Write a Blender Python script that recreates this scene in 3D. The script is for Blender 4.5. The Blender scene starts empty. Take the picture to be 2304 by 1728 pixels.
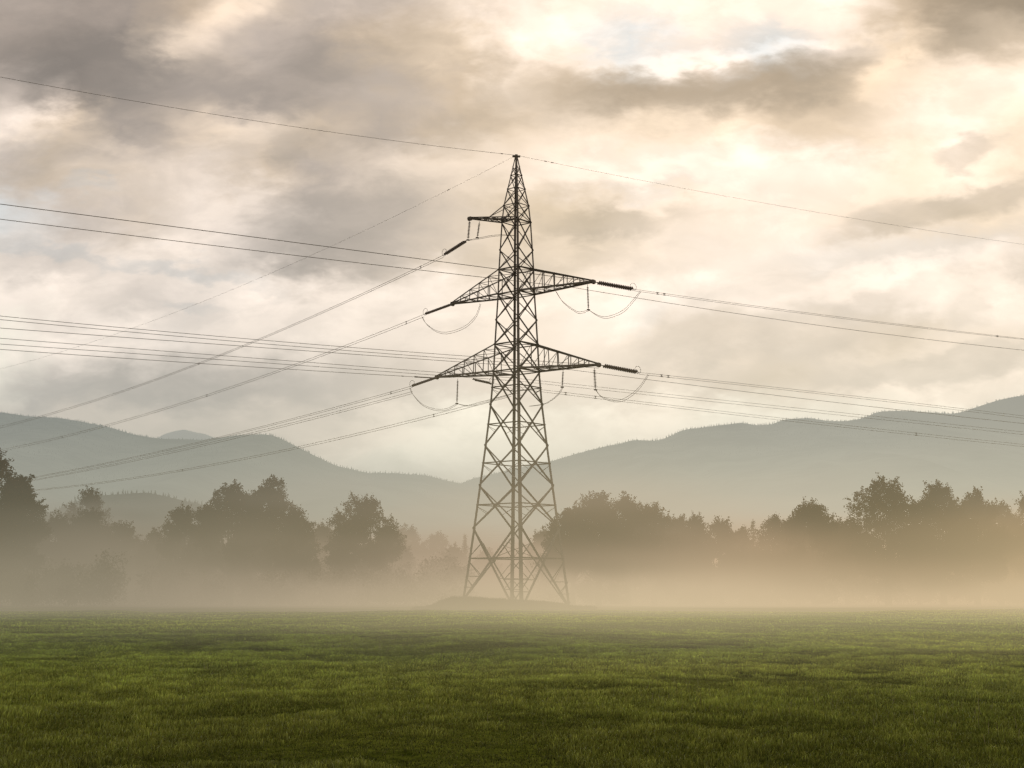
import bpy, math, random
import numpy as np
from mathutils import Vector

random.seed(7)
rng = np.random.default_rng(11)
scene = bpy.context.scene
COL = scene.collection

# ------------------------------------------------------------------ camera
CAM_Z = 1.7
F = 3200.0                       # focal length in pixels of the 2304 px wide photograph
PITCH = math.atan((1325 - 864) / F)
CP, SP = math.cos(PITCH), math.sin(PITCH)

def P(px, py, Y):
    """point of the place seen at a measured position, at distance Y along the ground"""
    dx = px - 1152.0
    du = 864.0 - py
    y = F * CP - du * SP
    z = F * SP + du * CP
    k = Y / y
    return Vector((dx * k, Y, CAM_Z + z * k))

def proj(p):
    y, z = p[1], p[2] - CAM_Z
    dep = y * CP + z * SP
    up = -y * SP + z * CP
    return 1152 + F * p[0] / dep, 864 - F * up / dep

cam_d = bpy.data.cameras.new("camera")
cam_d.sensor_width = 36.0
cam_d.lens = 36.0 * F / 2304.0
cam_d.clip_start = 0.1
cam_d.clip_end = 60000
cam = bpy.data.objects.new("camera", cam_d)
cam.location = (0, 0, CAM_Z)
cam.rotation_euler = (math.pi / 2 + PITCH, 0, 0)
COL.objects.link(cam)
scene.camera = cam

# ------------------------------------------------------------------ helpers
def tag(o, label=None, cat=None, group=None, kind=None):
    if label: o["label"] = label
    if cat: o["category"] = cat
    if group: o["group"] = group
    if kind: o["kind"] = kind
    return o

def empty(name, loc, label, cat, group=None):
    o = bpy.data.objects.new(name, None)
    o.empty_display_size = 0.3
    o.location = loc
    COL.objects.link(o)
    return tag(o, label, cat, group)

def link_mesh(name, me, mat, parent=None):
    o = bpy.data.objects.new(name, me)
    if mat: me.materials.append(mat)
    COL.objects.link(o)
    if parent is not None:
        o.parent = parent
        o.location = -Vector(parent.location)   # vertices are given in world space
    return o

class MB:
    def __init__(s):
        s.v = []; s.f = []
    def prism(s, pts0, pts1):
        n = len(pts0); b = len(s.v)
        s.v += [tuple(p) for p in pts0] + [tuple(p) for p in pts1]
        for i in range(n):
            j = (i + 1) % n
            s.f.append((b + i, b + j, b + n + j, b + n + i))
        s.f.append(tuple(b + i for i in reversed(range(n))))
        s.f.append(tuple(b + n + i for i in range(n)))
    def angle(s, p0, p1, w, nrm, t=None, both=False):
        """rolled steel angle bar: two flanges meeting at the heel; nrm points to the outside of flange one"""
        p0, p1 = Vector(p0), Vector(p1)
        d = (p1 - p0)
        if d.length < 1e-6: return
        d.normalize()
        u = Vector(nrm); u = (u - d * u.dot(d))
        if u.length < 1e-5: u = d.orthogonal()
        u.normalize()
        v = d.cross(u).normalized()
        t = t or w * 0.16
        sec = [(0, 0), (-w, 0), (-w, t), (-t, t), (-t, w), (0, w)]
        cu, cv = w * 0.3, -w * 0.3
        off = [u * (a + cu) + v * (b + cv) for a, b in sec]
        s.prism([p0 + o for o in off], [p1 + o for o in off])
    def leg(s, p0, p1, w, da, db, t=None):
        """corner leg angle with its flanges lying along the directions da, db"""
        p0, p1 = Vector(p0), Vector(p1)
        da = Vector(da).normalized(); db = Vector(db).normalized()
        t = t or w * 0.14
        off = [Vector((0, 0, 0)), da * w, da * w + db * t, da * t + db * t, da * t + db * w, db * w]
        s.prism([p0 + o for o in off], [p1 + o for o in off])
    def box(s, c, sx, sy, sz, rz=0.0):
        c = Vector(c); ca, sa = math.cos(rz), math.sin(rz)
        q = []
        for x, y in ((-1, -1), (1, -1), (1, 1), (-1, 1)):
            X, Y = x * sx / 2, y * sy / 2
            q.append(Vector((X * ca - Y * sa, X * sa + Y * ca, 0)))
        s.prism([c + a - Vector((0, 0, sz / 2)) for a in q], [c + a + Vector((0, 0, sz / 2)) for a in q])
    def plate(s, c, n, r, t=0.02, k=6):
        c = Vector(c); n = Vector(n).normalized(); a = n.orthogonal().normalized(); b = n.cross(a)
        ring = [a * (math.cos(2 * math.pi * i / k) * r) + b * (math.sin(2 * math.pi * i / k) * r) for i in range(k)]
        s.prism([c + q - n * t / 2 for q in ring], [c + q + n * t / 2 for q in ring])
    def tube(s, pts, r, k=6, cap=True):
        pts = [Vector(p) for p in pts]
        n = len(pts); b = len(s.v)
        rr = r if hasattr(r, '__len__') else [r] * n
        a = None
        for i, p in enumerate(pts):
            d = (pts[min(i + 1, n - 1)] - pts[max(i - 1, 0)])
            d = d.normalized() if d.length > 1e-9 else Vector((0, 0, 1))
            if a is None: a = d.orthogonal().normalized()
            a = (a - d * a.dot(d)).normalized()
            c = d.cross(a)
            for j in range(k):
                t = 2 * math.pi * j / k
                s.v.append(tuple(p + (a * math.cos(t) + c * math.sin(t)) * rr[i]))
        for i in range(n - 1):
            for j in range(k):
                j2 = (j + 1) % k
                s.f.append((b + i * k + j, b + i * k + j2, b + (i + 1) * k + j2, b + (i + 1) * k + j))
        if cap:
            s.f.append(tuple(b + j for j in reversed(range(k))))
            s.f.append(tuple(b + (n - 1) * k + j for j in range(k)))
    def build(s, name, mat, parent=None, smooth=False):
        me = bpy.data.meshes.new(name)
        me.from_pydata(s.v, [], s.f)
        me.update()
        if smooth:
            me.polygons.foreach_set("use_smooth", [True] * len(me.polygons))
        return link_mesh(name, me, mat, parent)

def np_mesh(name, verts, tris, mat, parent=None, attr=None, smooth=False):
    me = bpy.data.meshes.new(name)
    nv, nt = len(verts), len(tris)
    k = tris.shape[1]
    me.vertices.add(nv)
    me.vertices.foreach_set("co", np.ascontiguousarray(verts, dtype=np.float32).ravel())
    me.loops.add(nt * k)
    me.loops.foreach_set("vertex_index", np.ascontiguousarray(tris, dtype=np.int32).ravel())
    me.polygons.add(nt)
    me.polygons.foreach_set("loop_start", np.arange(0, nt * k, k, dtype=np.int32))
    me.polygons.foreach_set("loop_total", np.full(nt, k, dtype=np.int32))
    if smooth:
        me.polygons.foreach_set("use_smooth", np.ones(nt, dtype=bool))
    me.update(calc_edges=True)
    if attr is not None:
        for nm, arr in attr.items():
            ca = me.color_attributes.new(name=nm, type='FLOAT_COLOR', domain='POINT')
            full = np.ones((nv, 4), dtype=np.float32); full[:, :3] = arr
            ca.data.foreach_set("color", full.ravel())
    return link_mesh(name, me, mat, parent)

# value noise (numpy)
_perm = np.random.default_rng(5).random((512, 512)).astype(np.float64)
def vnoise(x, y):
    xi = np.floor(x).astype(int); yi = np.floor(y).astype(int)
    fx = x - xi; fy = y - yi
    fx = fx * fx * (3 - 2 * fx); fy = fy * fy * (3 - 2 * fy)
    a = _perm[xi % 512, yi % 512]; b = _perm[(xi + 1) % 512, yi % 512]
    c = _perm[xi % 512, (yi + 1) % 512]; d = _perm[(xi + 1) % 512, (yi + 1) % 512]
    return (a * (1 - fx) + b * fx) * (1 - fy) + (c * (1 - fx) + d * fx) * fy
def fbm(x, y, o=4):
    s = 0; a = 0.5; n = 0
    for i in range(o):
        s = s + a * vnoise(x * 2 ** i + 17.3 * i, y * 2 ** i + 9.1 * i); n += a; a *= 0.5
    return s / n
def sstep(a, b, x):
    t = np.clip((x - a) / (b - a), 0, 1); return t * t * (3 - 2 * t)

# ------------------------------------------------------------------ materials
def new_mat(name):
    m = bpy.data.materials.new(name); m.use_nodes = True
    nt = m.node_tree; nt.nodes.clear()
    return m, nt, nt.nodes, nt.links

def steel_mat(name, c0, c1, rough=0.6, metal=0.4):
    m, nt, N, L = new_mat(name)
    out = N.new("ShaderNodeOutputMaterial"); b = N.new("ShaderNodeBsdfPrincipled")
    geo = N.new("ShaderNodeNewGeometry"); no = N.new("ShaderNodeTexNoise"); no.inputs["Scale"].default_value = 1.3
    no.inputs["Detail"].default_value = 6
    mx = N.new("ShaderNodeMix"); mx.data_type = 'RGBA'
    mx.inputs[6].default_value = (*c0, 1); mx.inputs[7].default_value = (*c1, 1)
    L.new(geo.outputs["Position"], no.inputs["Vector"]); L.new(no.outputs["Fac"], mx.inputs[0])
    L.new(mx.outputs[2], b.inputs["Base Color"])
    b.inputs["Roughness"].default_value = rough; b.inputs["Metallic"].default_value = metal
    L.new(b.outputs[0], out.inputs[0]); return m

M_STEEL = steel_mat("weathered_steel", (0.10, 0.080, 0.066), (0.19, 0.155, 0.13), 0.75, 0.0)
M_WIRE = steel_mat("conductor_wire", (0.16, 0.13, 0.11), (0.24, 0.20, 0.17), 0.7, 0.0)
M_INSUL = steel_mat("insulator_glaze", (0.13, 0.095, 0.085), (0.19, 0.145, 0.125), 0.4, 0.0)
M_CONC = steel_mat("concrete", (0.18, 0.17, 0.15), (0.26, 0.24, 0.21), 0.9, 0.0)
M_BARK = steel_mat("bark", (0.03, 0.024, 0.018), (0.07, 0.055, 0.04), 0.9, 0.0)

def leaf_mat(name, cols, trans=0.35):
    m, nt, N, L = new_mat(name)
    out = N.new("ShaderNodeOutputMaterial")
    geo = N.new("ShaderNodeNewGeometry"); no = N.new("ShaderNodeTexNoise"); no.inputs["Scale"].default_value = 0.35
    no.inputs["Detail"].default_value = 4
    add = N.new("ShaderNodeMath"); add.operation = 'ADD'
    mul = N.new("ShaderNodeMath"); mul.operation = 'MULTIPLY'; mul.inputs[1].default_value = 0.5
    rp = N.new("ShaderNodeValToRGB")
    rp.color_ramp.elements[0].position = 0.3; rp.color_ramp.elements[0].color = (*cols[0], 1)
    rp.color_ramp.elements[1].position = 0.95; rp.color_ramp.elements[1].color = (*cols[1], 1)
    L.new(geo.outputs["Position"], no.inputs["Vector"])
    L.new(geo.outputs["Random Per Island"], mul.inputs[0])
    L.new(no.outputs["Fac"], add.inputs[0]); L.new(mul.outputs[0], add.inputs[1]); L.new(add.outputs[0], rp.inputs[0])
    d = N.new("ShaderNodeBsdfDiffuse"); t = N.new("ShaderNodeBsdfTranslucent"); mx = N.new("ShaderNodeMixShader")
    mx.inputs[0].default_value = trans
    L.new(rp.outputs[0], d.inputs[0]); L.new(rp.outputs[0], t.inputs[0])
    L.new(d.outputs[0], mx.inputs[1]); L.new(t.outputs[0], mx.inputs[2]); L.new(mx.outputs[0], out.inputs[0])
    return m
M_LEAF = leaf_mat("tree_foliage", ((0.028, 0.014, 0.007), (0.088, 0.048, 0.024)))
M_CONIF = leaf_mat("conifer_needles", ((0.020, 0.026, 0.016), (0.045, 0.05, 0.028)), 0.1)
M_WEED = leaf_mat("weed_blades", ((0.025, 0.03, 0.010), (0.09, 0.085, 0.03)), 0.3)

M_STALK = leaf_mat("dry_stalks", ((0.10, 0.09, 0.03), (0.30, 0.27, 0.14)), 0.3)
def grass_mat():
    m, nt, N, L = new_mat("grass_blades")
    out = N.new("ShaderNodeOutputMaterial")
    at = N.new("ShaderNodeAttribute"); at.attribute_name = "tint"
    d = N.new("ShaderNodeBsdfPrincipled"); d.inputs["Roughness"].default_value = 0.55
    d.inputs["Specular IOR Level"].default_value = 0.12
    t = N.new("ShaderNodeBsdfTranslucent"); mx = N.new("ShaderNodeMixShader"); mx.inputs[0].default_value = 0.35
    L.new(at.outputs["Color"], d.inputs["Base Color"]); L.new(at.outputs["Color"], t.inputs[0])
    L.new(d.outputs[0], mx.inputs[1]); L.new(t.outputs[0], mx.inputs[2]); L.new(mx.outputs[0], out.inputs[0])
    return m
M_GRASS = grass_mat()

def ground_mat():
    m, nt, N, L = new_mat("meadow_ground")
    out = N.new("ShaderNodeOutputMaterial"); b = N.new("ShaderNodeBsdfPrincipled")
    b.inputs["Roughness"].default_value = 1.0; b.inputs["Specular IOR Level"].default_value = 0.0
    geo = N.new("ShaderNodeNewGeometry")
    n1 = N.new("ShaderNodeTexNoise"); n1.inputs["Scale"].default_value = 0.22; n1.inputs["Detail"].default_value = 8
    n2 = N.new("ShaderNodeTexNoise"); n2.inputs["Scale"].default_value = 6.0; n2.inputs["Detail"].default_value = 6
    L.new(geo.outputs["Position"], n1.inputs["Vector"]); L.new(geo.outputs["Position"], n2.inputs["Vector"])
    ad = N.new("ShaderNodeMath"); ad.operation = 'ADD'
    L.new(n1.outputs["Fac"], ad.inputs[0]); L.new(n2.outputs["Fac"], ad.inputs[1])
    rp = N.new("ShaderNodeValToRGB")
    e = rp.color_ramp.elements
    e[0].position = 0.36; e[0].color = (0.030, 0.040, 0.004, 1)
    e[1].position = 0.66; e[1].color = (0.17, 0.19, 0.028, 1)
    hf = N.new("ShaderNodeMath"); hf.operation = 'MULTIPLY'; hf.inputs[1].default_value = 0.5
    L.new(ad.outputs[0], hf.inputs[0]); L.new(hf.outputs[0], rp.inputs[0]); L.new(rp.outputs[0], b.inputs["Base Color"])
    bp = N.new("ShaderNodeBump"); bp.inputs["Strength"].default_value = 0.6; bp.inputs["Distance"].default_value = 0.05
    L.new(n2.outputs["Fac"], bp.inputs["Height"]); L.new(bp.outputs[0], b.inputs["Normal"])
    L.new(b.outputs[0], out.inputs[0]); return m
M_GROUND = ground_mat()

def hill_mat(name, c0, c1, scale):
    m, nt, N, L = new_mat(name)
    out = N.new("ShaderNodeOutputMaterial"); b = N.new("ShaderNodeBsdfDiffuse")
    geo = N.new("ShaderNodeNewGeometry")
    n1 = N.new("ShaderNodeTexNoise"); n1.inputs["Scale"].default_value = scale; n1.inputs["Detail"].default_value = 10
    n1.inputs["Roughness"].default_value = 0.65
    L.new(geo.outputs["Position"], n1.inputs["Vector"])
    rp = N.new("ShaderNodeValToRGB"); e = rp.color_ramp.elements
    e[0].position = 0.35; e[0].color = (*c0, 1); e[1].position = 0.68; e[1].color = (*c1, 1)
    L.new(n1.outputs["Fac"], rp.inputs[0]); L.new(rp.outputs[0], b.inputs[0])
    L.new(b.outputs[0], out.inputs[0]); return m
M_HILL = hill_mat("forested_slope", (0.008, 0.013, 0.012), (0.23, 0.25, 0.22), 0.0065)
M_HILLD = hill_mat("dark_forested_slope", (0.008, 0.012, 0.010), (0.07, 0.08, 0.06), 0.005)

# ------------------------------------------------------------------ terrain
TC = Vector((0.5, 160.0))       # pylon centre on the ground
def ground_z(x, y):
    x = np.asarray(x, float); y = np.asarray(y, float)
    near = (fbm(x * 0.16 + 31, y * 0.16 + 5, 3) - 0.5) * 0.22 + (fbm(x * 0.7 + 3, y * 0.7 + 55, 2) - 0.5) * 0.06
    near = near * (1 - sstep(90, 240, y)) + (fbm(x * 0.045 + 9, y * 0.03 + 77, 2) - 0.5) * 0.30 * sstep(50, 85, y) * (1 - sstep(140, 240, y))
    dip = -0.62 * sstep(112, 128, y + (fbm(x * 0.05, y * 0.02, 3) - 0.5) * 34)
    ex = (x + 1.0) / 8.5; ey = (y - 160.5) / 8.5
    r = np.sqrt(ex * ex + ey * ey) + (fbm(x * 0.3 + 7, y * 0.3 + 2, 3) - 0.5) * 0.16
    mound = (0.80 - 0.055 * (x + 0.9)) * (1 - sstep(0.62, 1.06, r))
    mound = mound + 0.12 * (fbm(x * 0.9, y * 0.9, 3) - 0.5) * (1 - sstep(0.6, 1.1, r))
    return near + dip + mound

def grid_axis(lo, hi, n, fine):
    t = np.linspace(-1, 1, n)
    k = 7.6
    v = np.sinh(t * k) / np.sinh(k)
    return np.where(v < 0, -v * lo, v * hi) if lo < 0 else v
xs = np.sinh(np.linspace(-1, 1, 521) * 7.4) / np.sinh(7.4) * 14000
ys = np.concatenate([np.linspace(-400, 4, 12), np.linspace(5, 60, 260), np.linspace(60.4, 190, 240), np.geomspace(192, 14000, 60)])
X, Y = np.meshgrid(xs, ys)
Z = ground_z(X, Y)
gv = np.stack([X.ravel(), Y.ravel(), Z.ravel()], 1)
nx, ny = len(xs), len(ys)
ii = (np.arange(ny - 1)[:, None] * nx + np.arange(nx - 1)[None, :]).ravel()
gq = np.stack([ii, ii + 1, ii + nx + 1, ii + nx], 1)
g = np_mesh("ground", gv, gq, M_GROUND, smooth=True)
tag(g, "flat green meadow running back to the misty tree line", "ground", kind="structure")

# ------------------------------------------------------------------ meadow grass
def blades(n, y0, y1, u, hmin, hmax, wfac, dens_pow, seedn, zone=None):
    r = np.random.default_rng(seedn)
    # area density falls off with distance
    t = r.random(n)
    a = 2.0 - dens_pow
    yy = (y0 ** a + t * (y1 ** a - y0 ** a)) ** (1 / a)
    xx = (r.random(n) * 2 - 1) * u * (yy + 8)
    if zone is not None:
        xx, yy = zone(r, n)
    patch = fbm(xx * 0.55 + 3, yy * 0.42 + 8, 4)
    clump = sstep(0.35, 0.75, fbm(xx * 3.1 + 5, yy * 2.2 + 61, 3))
    big = fbm(xx * 0.06 + 40, yy * 0.045 + 12, 3)
    tuft = fbm(xx * 1.7 + 9, yy * 1.7 + 2, 3)
    hollow = sstep(0.57, 0.68, fbm(xx * 0.62 + 71, yy * 0.45 + 28, 3)) * sstep(0.35, 0.6, fbm(xx * 0.09 + 7, yy * 0.06 + 2, 2) + 0.05)
    h = hmin + (hmax - hmin) * np.clip(-0.02 + 0.8 * (tuft * 0.6 + patch * 0.5) + 0.35 * clump + r.normal(0, 0.16, n), 0.05, 1.3)
    h *= (1 - 0.6 * hollow)
    w = (0.0048 + wfac * yy) * (0.7 + 0.6 * r.random(n))
    ang = r.random(n) * 2 * np.pi
    lean = 0.15 + 0.55 * r.random(n) ** 1.3
    wind = 0.5
    dx = np.cos(ang) * lean + 0.12 * wind; dy = np.sin(ang) * lean
    bz = ground_z(xx, yy) - 0.006
    fa = r.random(n) * np.pi
    # face mostly across the view with random turn
    px_, py_ = np.cos(fa) * w * 0.5, np.sin(fa) * w * 0.5
    V = np.empty((n, 5, 3))
    V[:, 0] = np.stack([xx - px_, yy - py_, bz], 1)
    V[:, 1] = np.stack([xx + px_, yy + py_, bz], 1)
    mx_, my_ = xx + dx * h * 0.35, yy + dy * h * 0.35
    mz = bz + h * 0.62
    V[:, 2] = np.stack([mx_ - px_ * 0.75, my_ - py_ * 0.75, mz], 1)
    V[:, 3] = np.stack([mx_ + px_ * 0.75, my_ + py_ * 0.75, mz], 1)
    V[:, 4] = np.stack([xx + dx * h, yy + dy * h, bz + h * (1 - 0.25 * lean)], 1)
    b = (np.arange(n) * 5)[:, None]
    T = np.concatenate([b + np.array([[0, 1, 3]]), b + np.array([[0, 3, 2]]), b + np.array([[2, 3, 4]])], 1).reshape(-1, 3)
    # colours
    dark = np.array([0.042, 0.058, 0.008]); mid = np.array([0.185, 0.240, 0.034]); yel = np.array([0.275, 0.280, 0.055]); dew_glint = np.array([0.75, 0.78, 0.52])
    k = np.clip((patch * 0.6 + big * 0.7 - 0.33) * 1.7 + r.normal(0, 0.10, n), 0, 1)[:, None]
    c = dark * (1 - k) + mid * k
    ky = np.clip((big - 0.45) * 2.2 + r.normal(0, 0.22, n), 0, 0.85)[:, None]
    c = c * (1 - ky) + yel * ky
    c = c * (1 - 0.45 * hollow)[:, None]  # shade of the hollows put into the blade colour
    c = c * (np.exp(r.normal(0, 0.35, n)) * (0.80 + 0.55 * clump))[:, None]
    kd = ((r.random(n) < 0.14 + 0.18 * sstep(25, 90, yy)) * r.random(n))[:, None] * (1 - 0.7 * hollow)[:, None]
    C = np.repeat(c[:, None, :], 5, 1)
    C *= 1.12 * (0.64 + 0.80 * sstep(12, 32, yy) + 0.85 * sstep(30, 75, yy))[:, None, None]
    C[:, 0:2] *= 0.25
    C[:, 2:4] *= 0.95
    C[:, 4] = C[:, 4] * 1.6 * (1 - kd) + dew_glint * kd  # sheen and sparkle of dew painted as pale blade tips
    return V.reshape(-1, 3), T, C.reshape(-1, 3)

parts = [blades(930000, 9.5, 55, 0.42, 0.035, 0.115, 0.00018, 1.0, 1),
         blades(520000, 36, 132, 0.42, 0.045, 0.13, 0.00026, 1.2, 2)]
off = 0; VV = []; TT = []; CC = []
for V_, T_, C_ in parts:
    VV.append(V_); TT.append(T_ + off); CC.append(C_); off += len(V_)
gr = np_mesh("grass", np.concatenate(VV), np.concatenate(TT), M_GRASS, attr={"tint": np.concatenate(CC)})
tag(gr, "short dewy green grass covering the meadow in the foreground", "grass", kind="stuff")

def stalk_zone(r, n):
    yy = 12 + 100 * r.random(n) ** 0.8; xx = (r.random(n) * 2 - 1) * 0.42 * (yy + 3)
    q = fbm(xx * 0.25 + 13, yy * 0.2 + 3, 3) > 0.52
    return np.where(q, xx, xx * 0.3 + (r.random(n) - .5) * 60), np.where(q, yy, 60 + 52 * r.random(n))
V_, T_, C_ = blades(9000, 12, 112, 0.42, 0.10, 0.30, 0.00010, 1.0, 6, zone=stalk_zone)
st = np_mesh("grass_stalks", V_, T_, M_STALK)
tag(st, "thin dry seed stalks standing above the short meadow grass", "grass stalks", kind="stuff")
def mound_zone(r, n):
    a = r.random(n) * 2 * np.pi; q = np.sqrt(r.random(n)) * 1.08
    return -0.9 + np.cos(a) * q * 9.6, 160.5 + np.sin(a) * q * 9.2
V_, T_, C_ = blades(52000, 150, 170, 0.1, 0.10, 0.62, 0.00018, 1.0, 4, zone=mound_zone)
mg = np_mesh("weeds", V_, T_, M_WEED)
tag(mg, "rough tall weeds and dry grass on the mound beneath the pylon", "weeds", kind="stuff")

# ------------------------------------------------------------------ pylon
HW = [(353, 3.2), (395, 13), (426, 20.5), (463, 29), (500, 33.5), (607, 40.5), (662, 42.5), (720, 46.3), (775, 49.8), (836, 53),
      (910, 59.5), (1002, 71), (1092, 83.5), (1188, 97), (1256, 107), (1350, 122)]
PC = Vector((0.5, 160.0, 0.0))
ROT = math.radians(5)
def lvl(py):
    return P(1162, py, 160).z
_zs = np.array([lvl(a) for a, b in HW]); 
_rs = np.array([b / F * (160 * CP + (lvl(a) - CAM_Z) * SP) / math.cos(ROT) for a, b in HW])
def rad(z): return float(np.interp(z, _zs[::-1], _rs[::-1]))
def corner(k, z):
    a = ROT + k * math.pi / 2        # 0 right, 1 far, 2 left, 3 near
    return Vector((PC.x + rad(z) * math.cos(a), PC.y + rad(z) * math.sin(a), z))

pylon = empty("lattice_pylon", (PC.x, PC.y, float(ground_z(PC.x, PC.y))), "tall dark steel lattice pylon standing on a grassy mound in the misty meadow", "pylon")
top_z = lvl(353)
def foot_z(k):
    c = corner(k, lvl(1350)); return float(ground_z(c.x, c.y)) + 0.12
leg_levels = [1350, 1256, 1188, 1136, 1092, 1042, 1002, 955, 910, 872, 836, 775, 720, 662, 607, 563, 500, 463, 426, 395, 353]
for k in range(4):
    m = MB()
    da = (corner((k + 1) % 4, 10) - corner(k, 10)); db = (corner((k + 3) % 4, 10) - corner(k, 10))
    zs = [lvl(a) for a in leg_levels]
    zs[0] = foot_z(k) - 0.1
    for i in range(len(zs) - 1):
        w = 0.31 - 0.17 * i / (len(zs) - 1)
        m.leg(corner(k, zs[i]), corner(k, zs[i + 1]), w, da, db)
    m.build("leg", M_STEEL, pylon)
    f = MB(); c = corner(k, foot_z(k)); c.z = foot_z(k)
    f.prism([c + Vector((math.cos(t) * 0.55, math.sin(t) * 0.55, -0.7)) for t in [i * math.pi / 6 for i in range(12)]],
            [c + Vector((math.cos(t) * 0.42, math.sin(t) * 0.42, 0.0)) for t in [i * math.pi / 6 for i in range(12)]])
    f.build("footing", M_CONC, pylon)

def fnorm(k):
    a = ROT + k * math.pi / 2 + math.pi / 4
    return Vector((math.cos(a), math.sin(a), 0))
tiers = [1350, 1188, 1092, 1002, 910, 836, 775, 720, 662, 607, 563, 500, 463, 426, 395, 353]
mid_rings = {1350: 1256, 1188: 1136, 1092: 1042, 1002: 955, 910: 872}
for i in range(len(tiers) - 1):
    y0, y1 = tiers[i], tiers[i + 1]
    z0, z1 = lvl(y0), lvl(y1)
    bw = [0.17, 0.15, 0.145, 0.14, 0.135, 0.12, 0.12, 0.11, 0.11, 0.10, 0.10, 0.09, 0.08, 0.07, 0.06][i]
    for k in range(4):
        k2 = (k + 1) % 4; n = fnorm(k); m = MB()
        a0, a1, b0, b1 = corner(k, z0), corner(k, z1), corner(k2, z0), corner(k2, z1)
        if i == 0: a0.z = foot_z(k); b0.z = foot_z(k2); a0 = a0 + (b0 - a0) * 0.03; b0 = b0 + (a0 - b0) * 0.03
        if y1 == 353:
            m.angle(a0, b1 * 0.5 + b0 * 0.5, bw, n); m.angle(b0 + n * 0.03, a1 * 0.5 + a0 * 0.5 + n * 0.03, bw, n)
        else:
            m.angle(a0, b1, bw, n); m.angle(b0 + n * 0.03, a1 + n * 0.03, bw, -n)
        # crossing point with a gusset plate
        w0 = (b0 - a0).length; w1 = (b1 - a1).length; t = w0 / (w0 + w1)
        xc = a0 + (b1 - a0) * t
        if i < 12: m.plate(xc + n * 0.015, n, bw * 1.35, 0.09)
        if i < 12:
            m.plate(a1 + (b1 - a1) * 0.02, n, bw * 1.3, 0.06); m.plate(b1 + (a1 - b1) * 0.02, n, bw * 1.3, 0.06)
        if y0 in mid_rings:
            zc = lvl(mid_rings[y0])
            ca, cb = corner(k, zc), corner(k2, zc)
            m.angle(ca + n * 0.05, cb + n * 0.05, bw * 0.8, Vector((0, 0, 1)))
            # redundant members from leg to diagonals
            if i == 0:
                for (lg, ft, tp) in ((0, a0, b1), (1, b0, a1)):
                    C0 = corner(k if lg == 0 else k2, z0)
                    cc = (lambda z, lg=lg: corner(k if lg == 0 else k2, z))
                    q = lambda s, ft=ft, tp=tp: ft + (tp - ft) * s
                    s1, s2, s3 = t * 0.60, t * 0.32, t * 0.12
                    m.angle(cc(q(s1).z), q(s1), bw * 0.45, Vector((0, 0, 1)))
                    m.angle(cc(lvl(1262)), q(s1), bw * 0.45, n)
                    m.angle(cc(q(s2).z), q(s2), bw * 0.45, Vector((0, 0, 1)))
                    m.angle(cc(q(s1).z - 0.1), q(s2), bw * 0.4, n)
                    m.angle(cc(q(s3).z), q(s3), bw * 0.4, Vector((0, 0, 1)))
                # members above the ring
                for (c_, d0, d1) in ((k, xc, a1), (k2, xc, b1)):
                    m.angle(corner(c_, zc + 0.05), d0 + (d1 - d0) * 0.55, bw * 0.4, n)
            else:
                for (c_, d0, d1) in ((k, a0, b1), (k2, b0, a1)):
                    m.angle(corner(c_, zc - 0.15), d0 + (d1 - d0) * t * 0.62, bw * 0.33, n)
        m.build("lattice_panel", M_STEEL, pylon)
for py in (836, 775, 662, 607, 500, 463, 426, 395):
    z = lvl(py); m = MB(); w = 0.13 if py > 480 else 0.08
    for k in range(4):
        m.angle(corner(k, z), corner((k + 1) % 4, z), w, Vector((0, 0, 1)))
    if py > 480:
        m.angle(corner(0, z + 0.02), corner(2, z + 0.02), w * 0.6, Vector((0, 0, 1)))
        m.angle(corner(1, z + 0.06), corner(3, z + 0.06), w * 0.6, Vector((0, 0, 1)))
    m.build("horizontal_frame", M_STEEL, pylon)
# plan bracing at the lowest ring
m = MB(); z = lvl(1256)
mids = [(corner(k, z) + corner((k + 1) % 4, z)) / 2 for k in range(4)]
for k in range(4):
    m.angle(mids[k], mids[(k + 1) % 4], 0.07, Vector((0, 0, 1)))
    m.angle(mids[k] + Vector((0, 0, 0.05)), (mids[(k + 1) % 4] + corner((k + 1) % 4, z + 3.2)) / 2, 0.05, Vector((0, 0, 1)))
m.build("horizontal_frame", M_STEEL, pylon)
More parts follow.
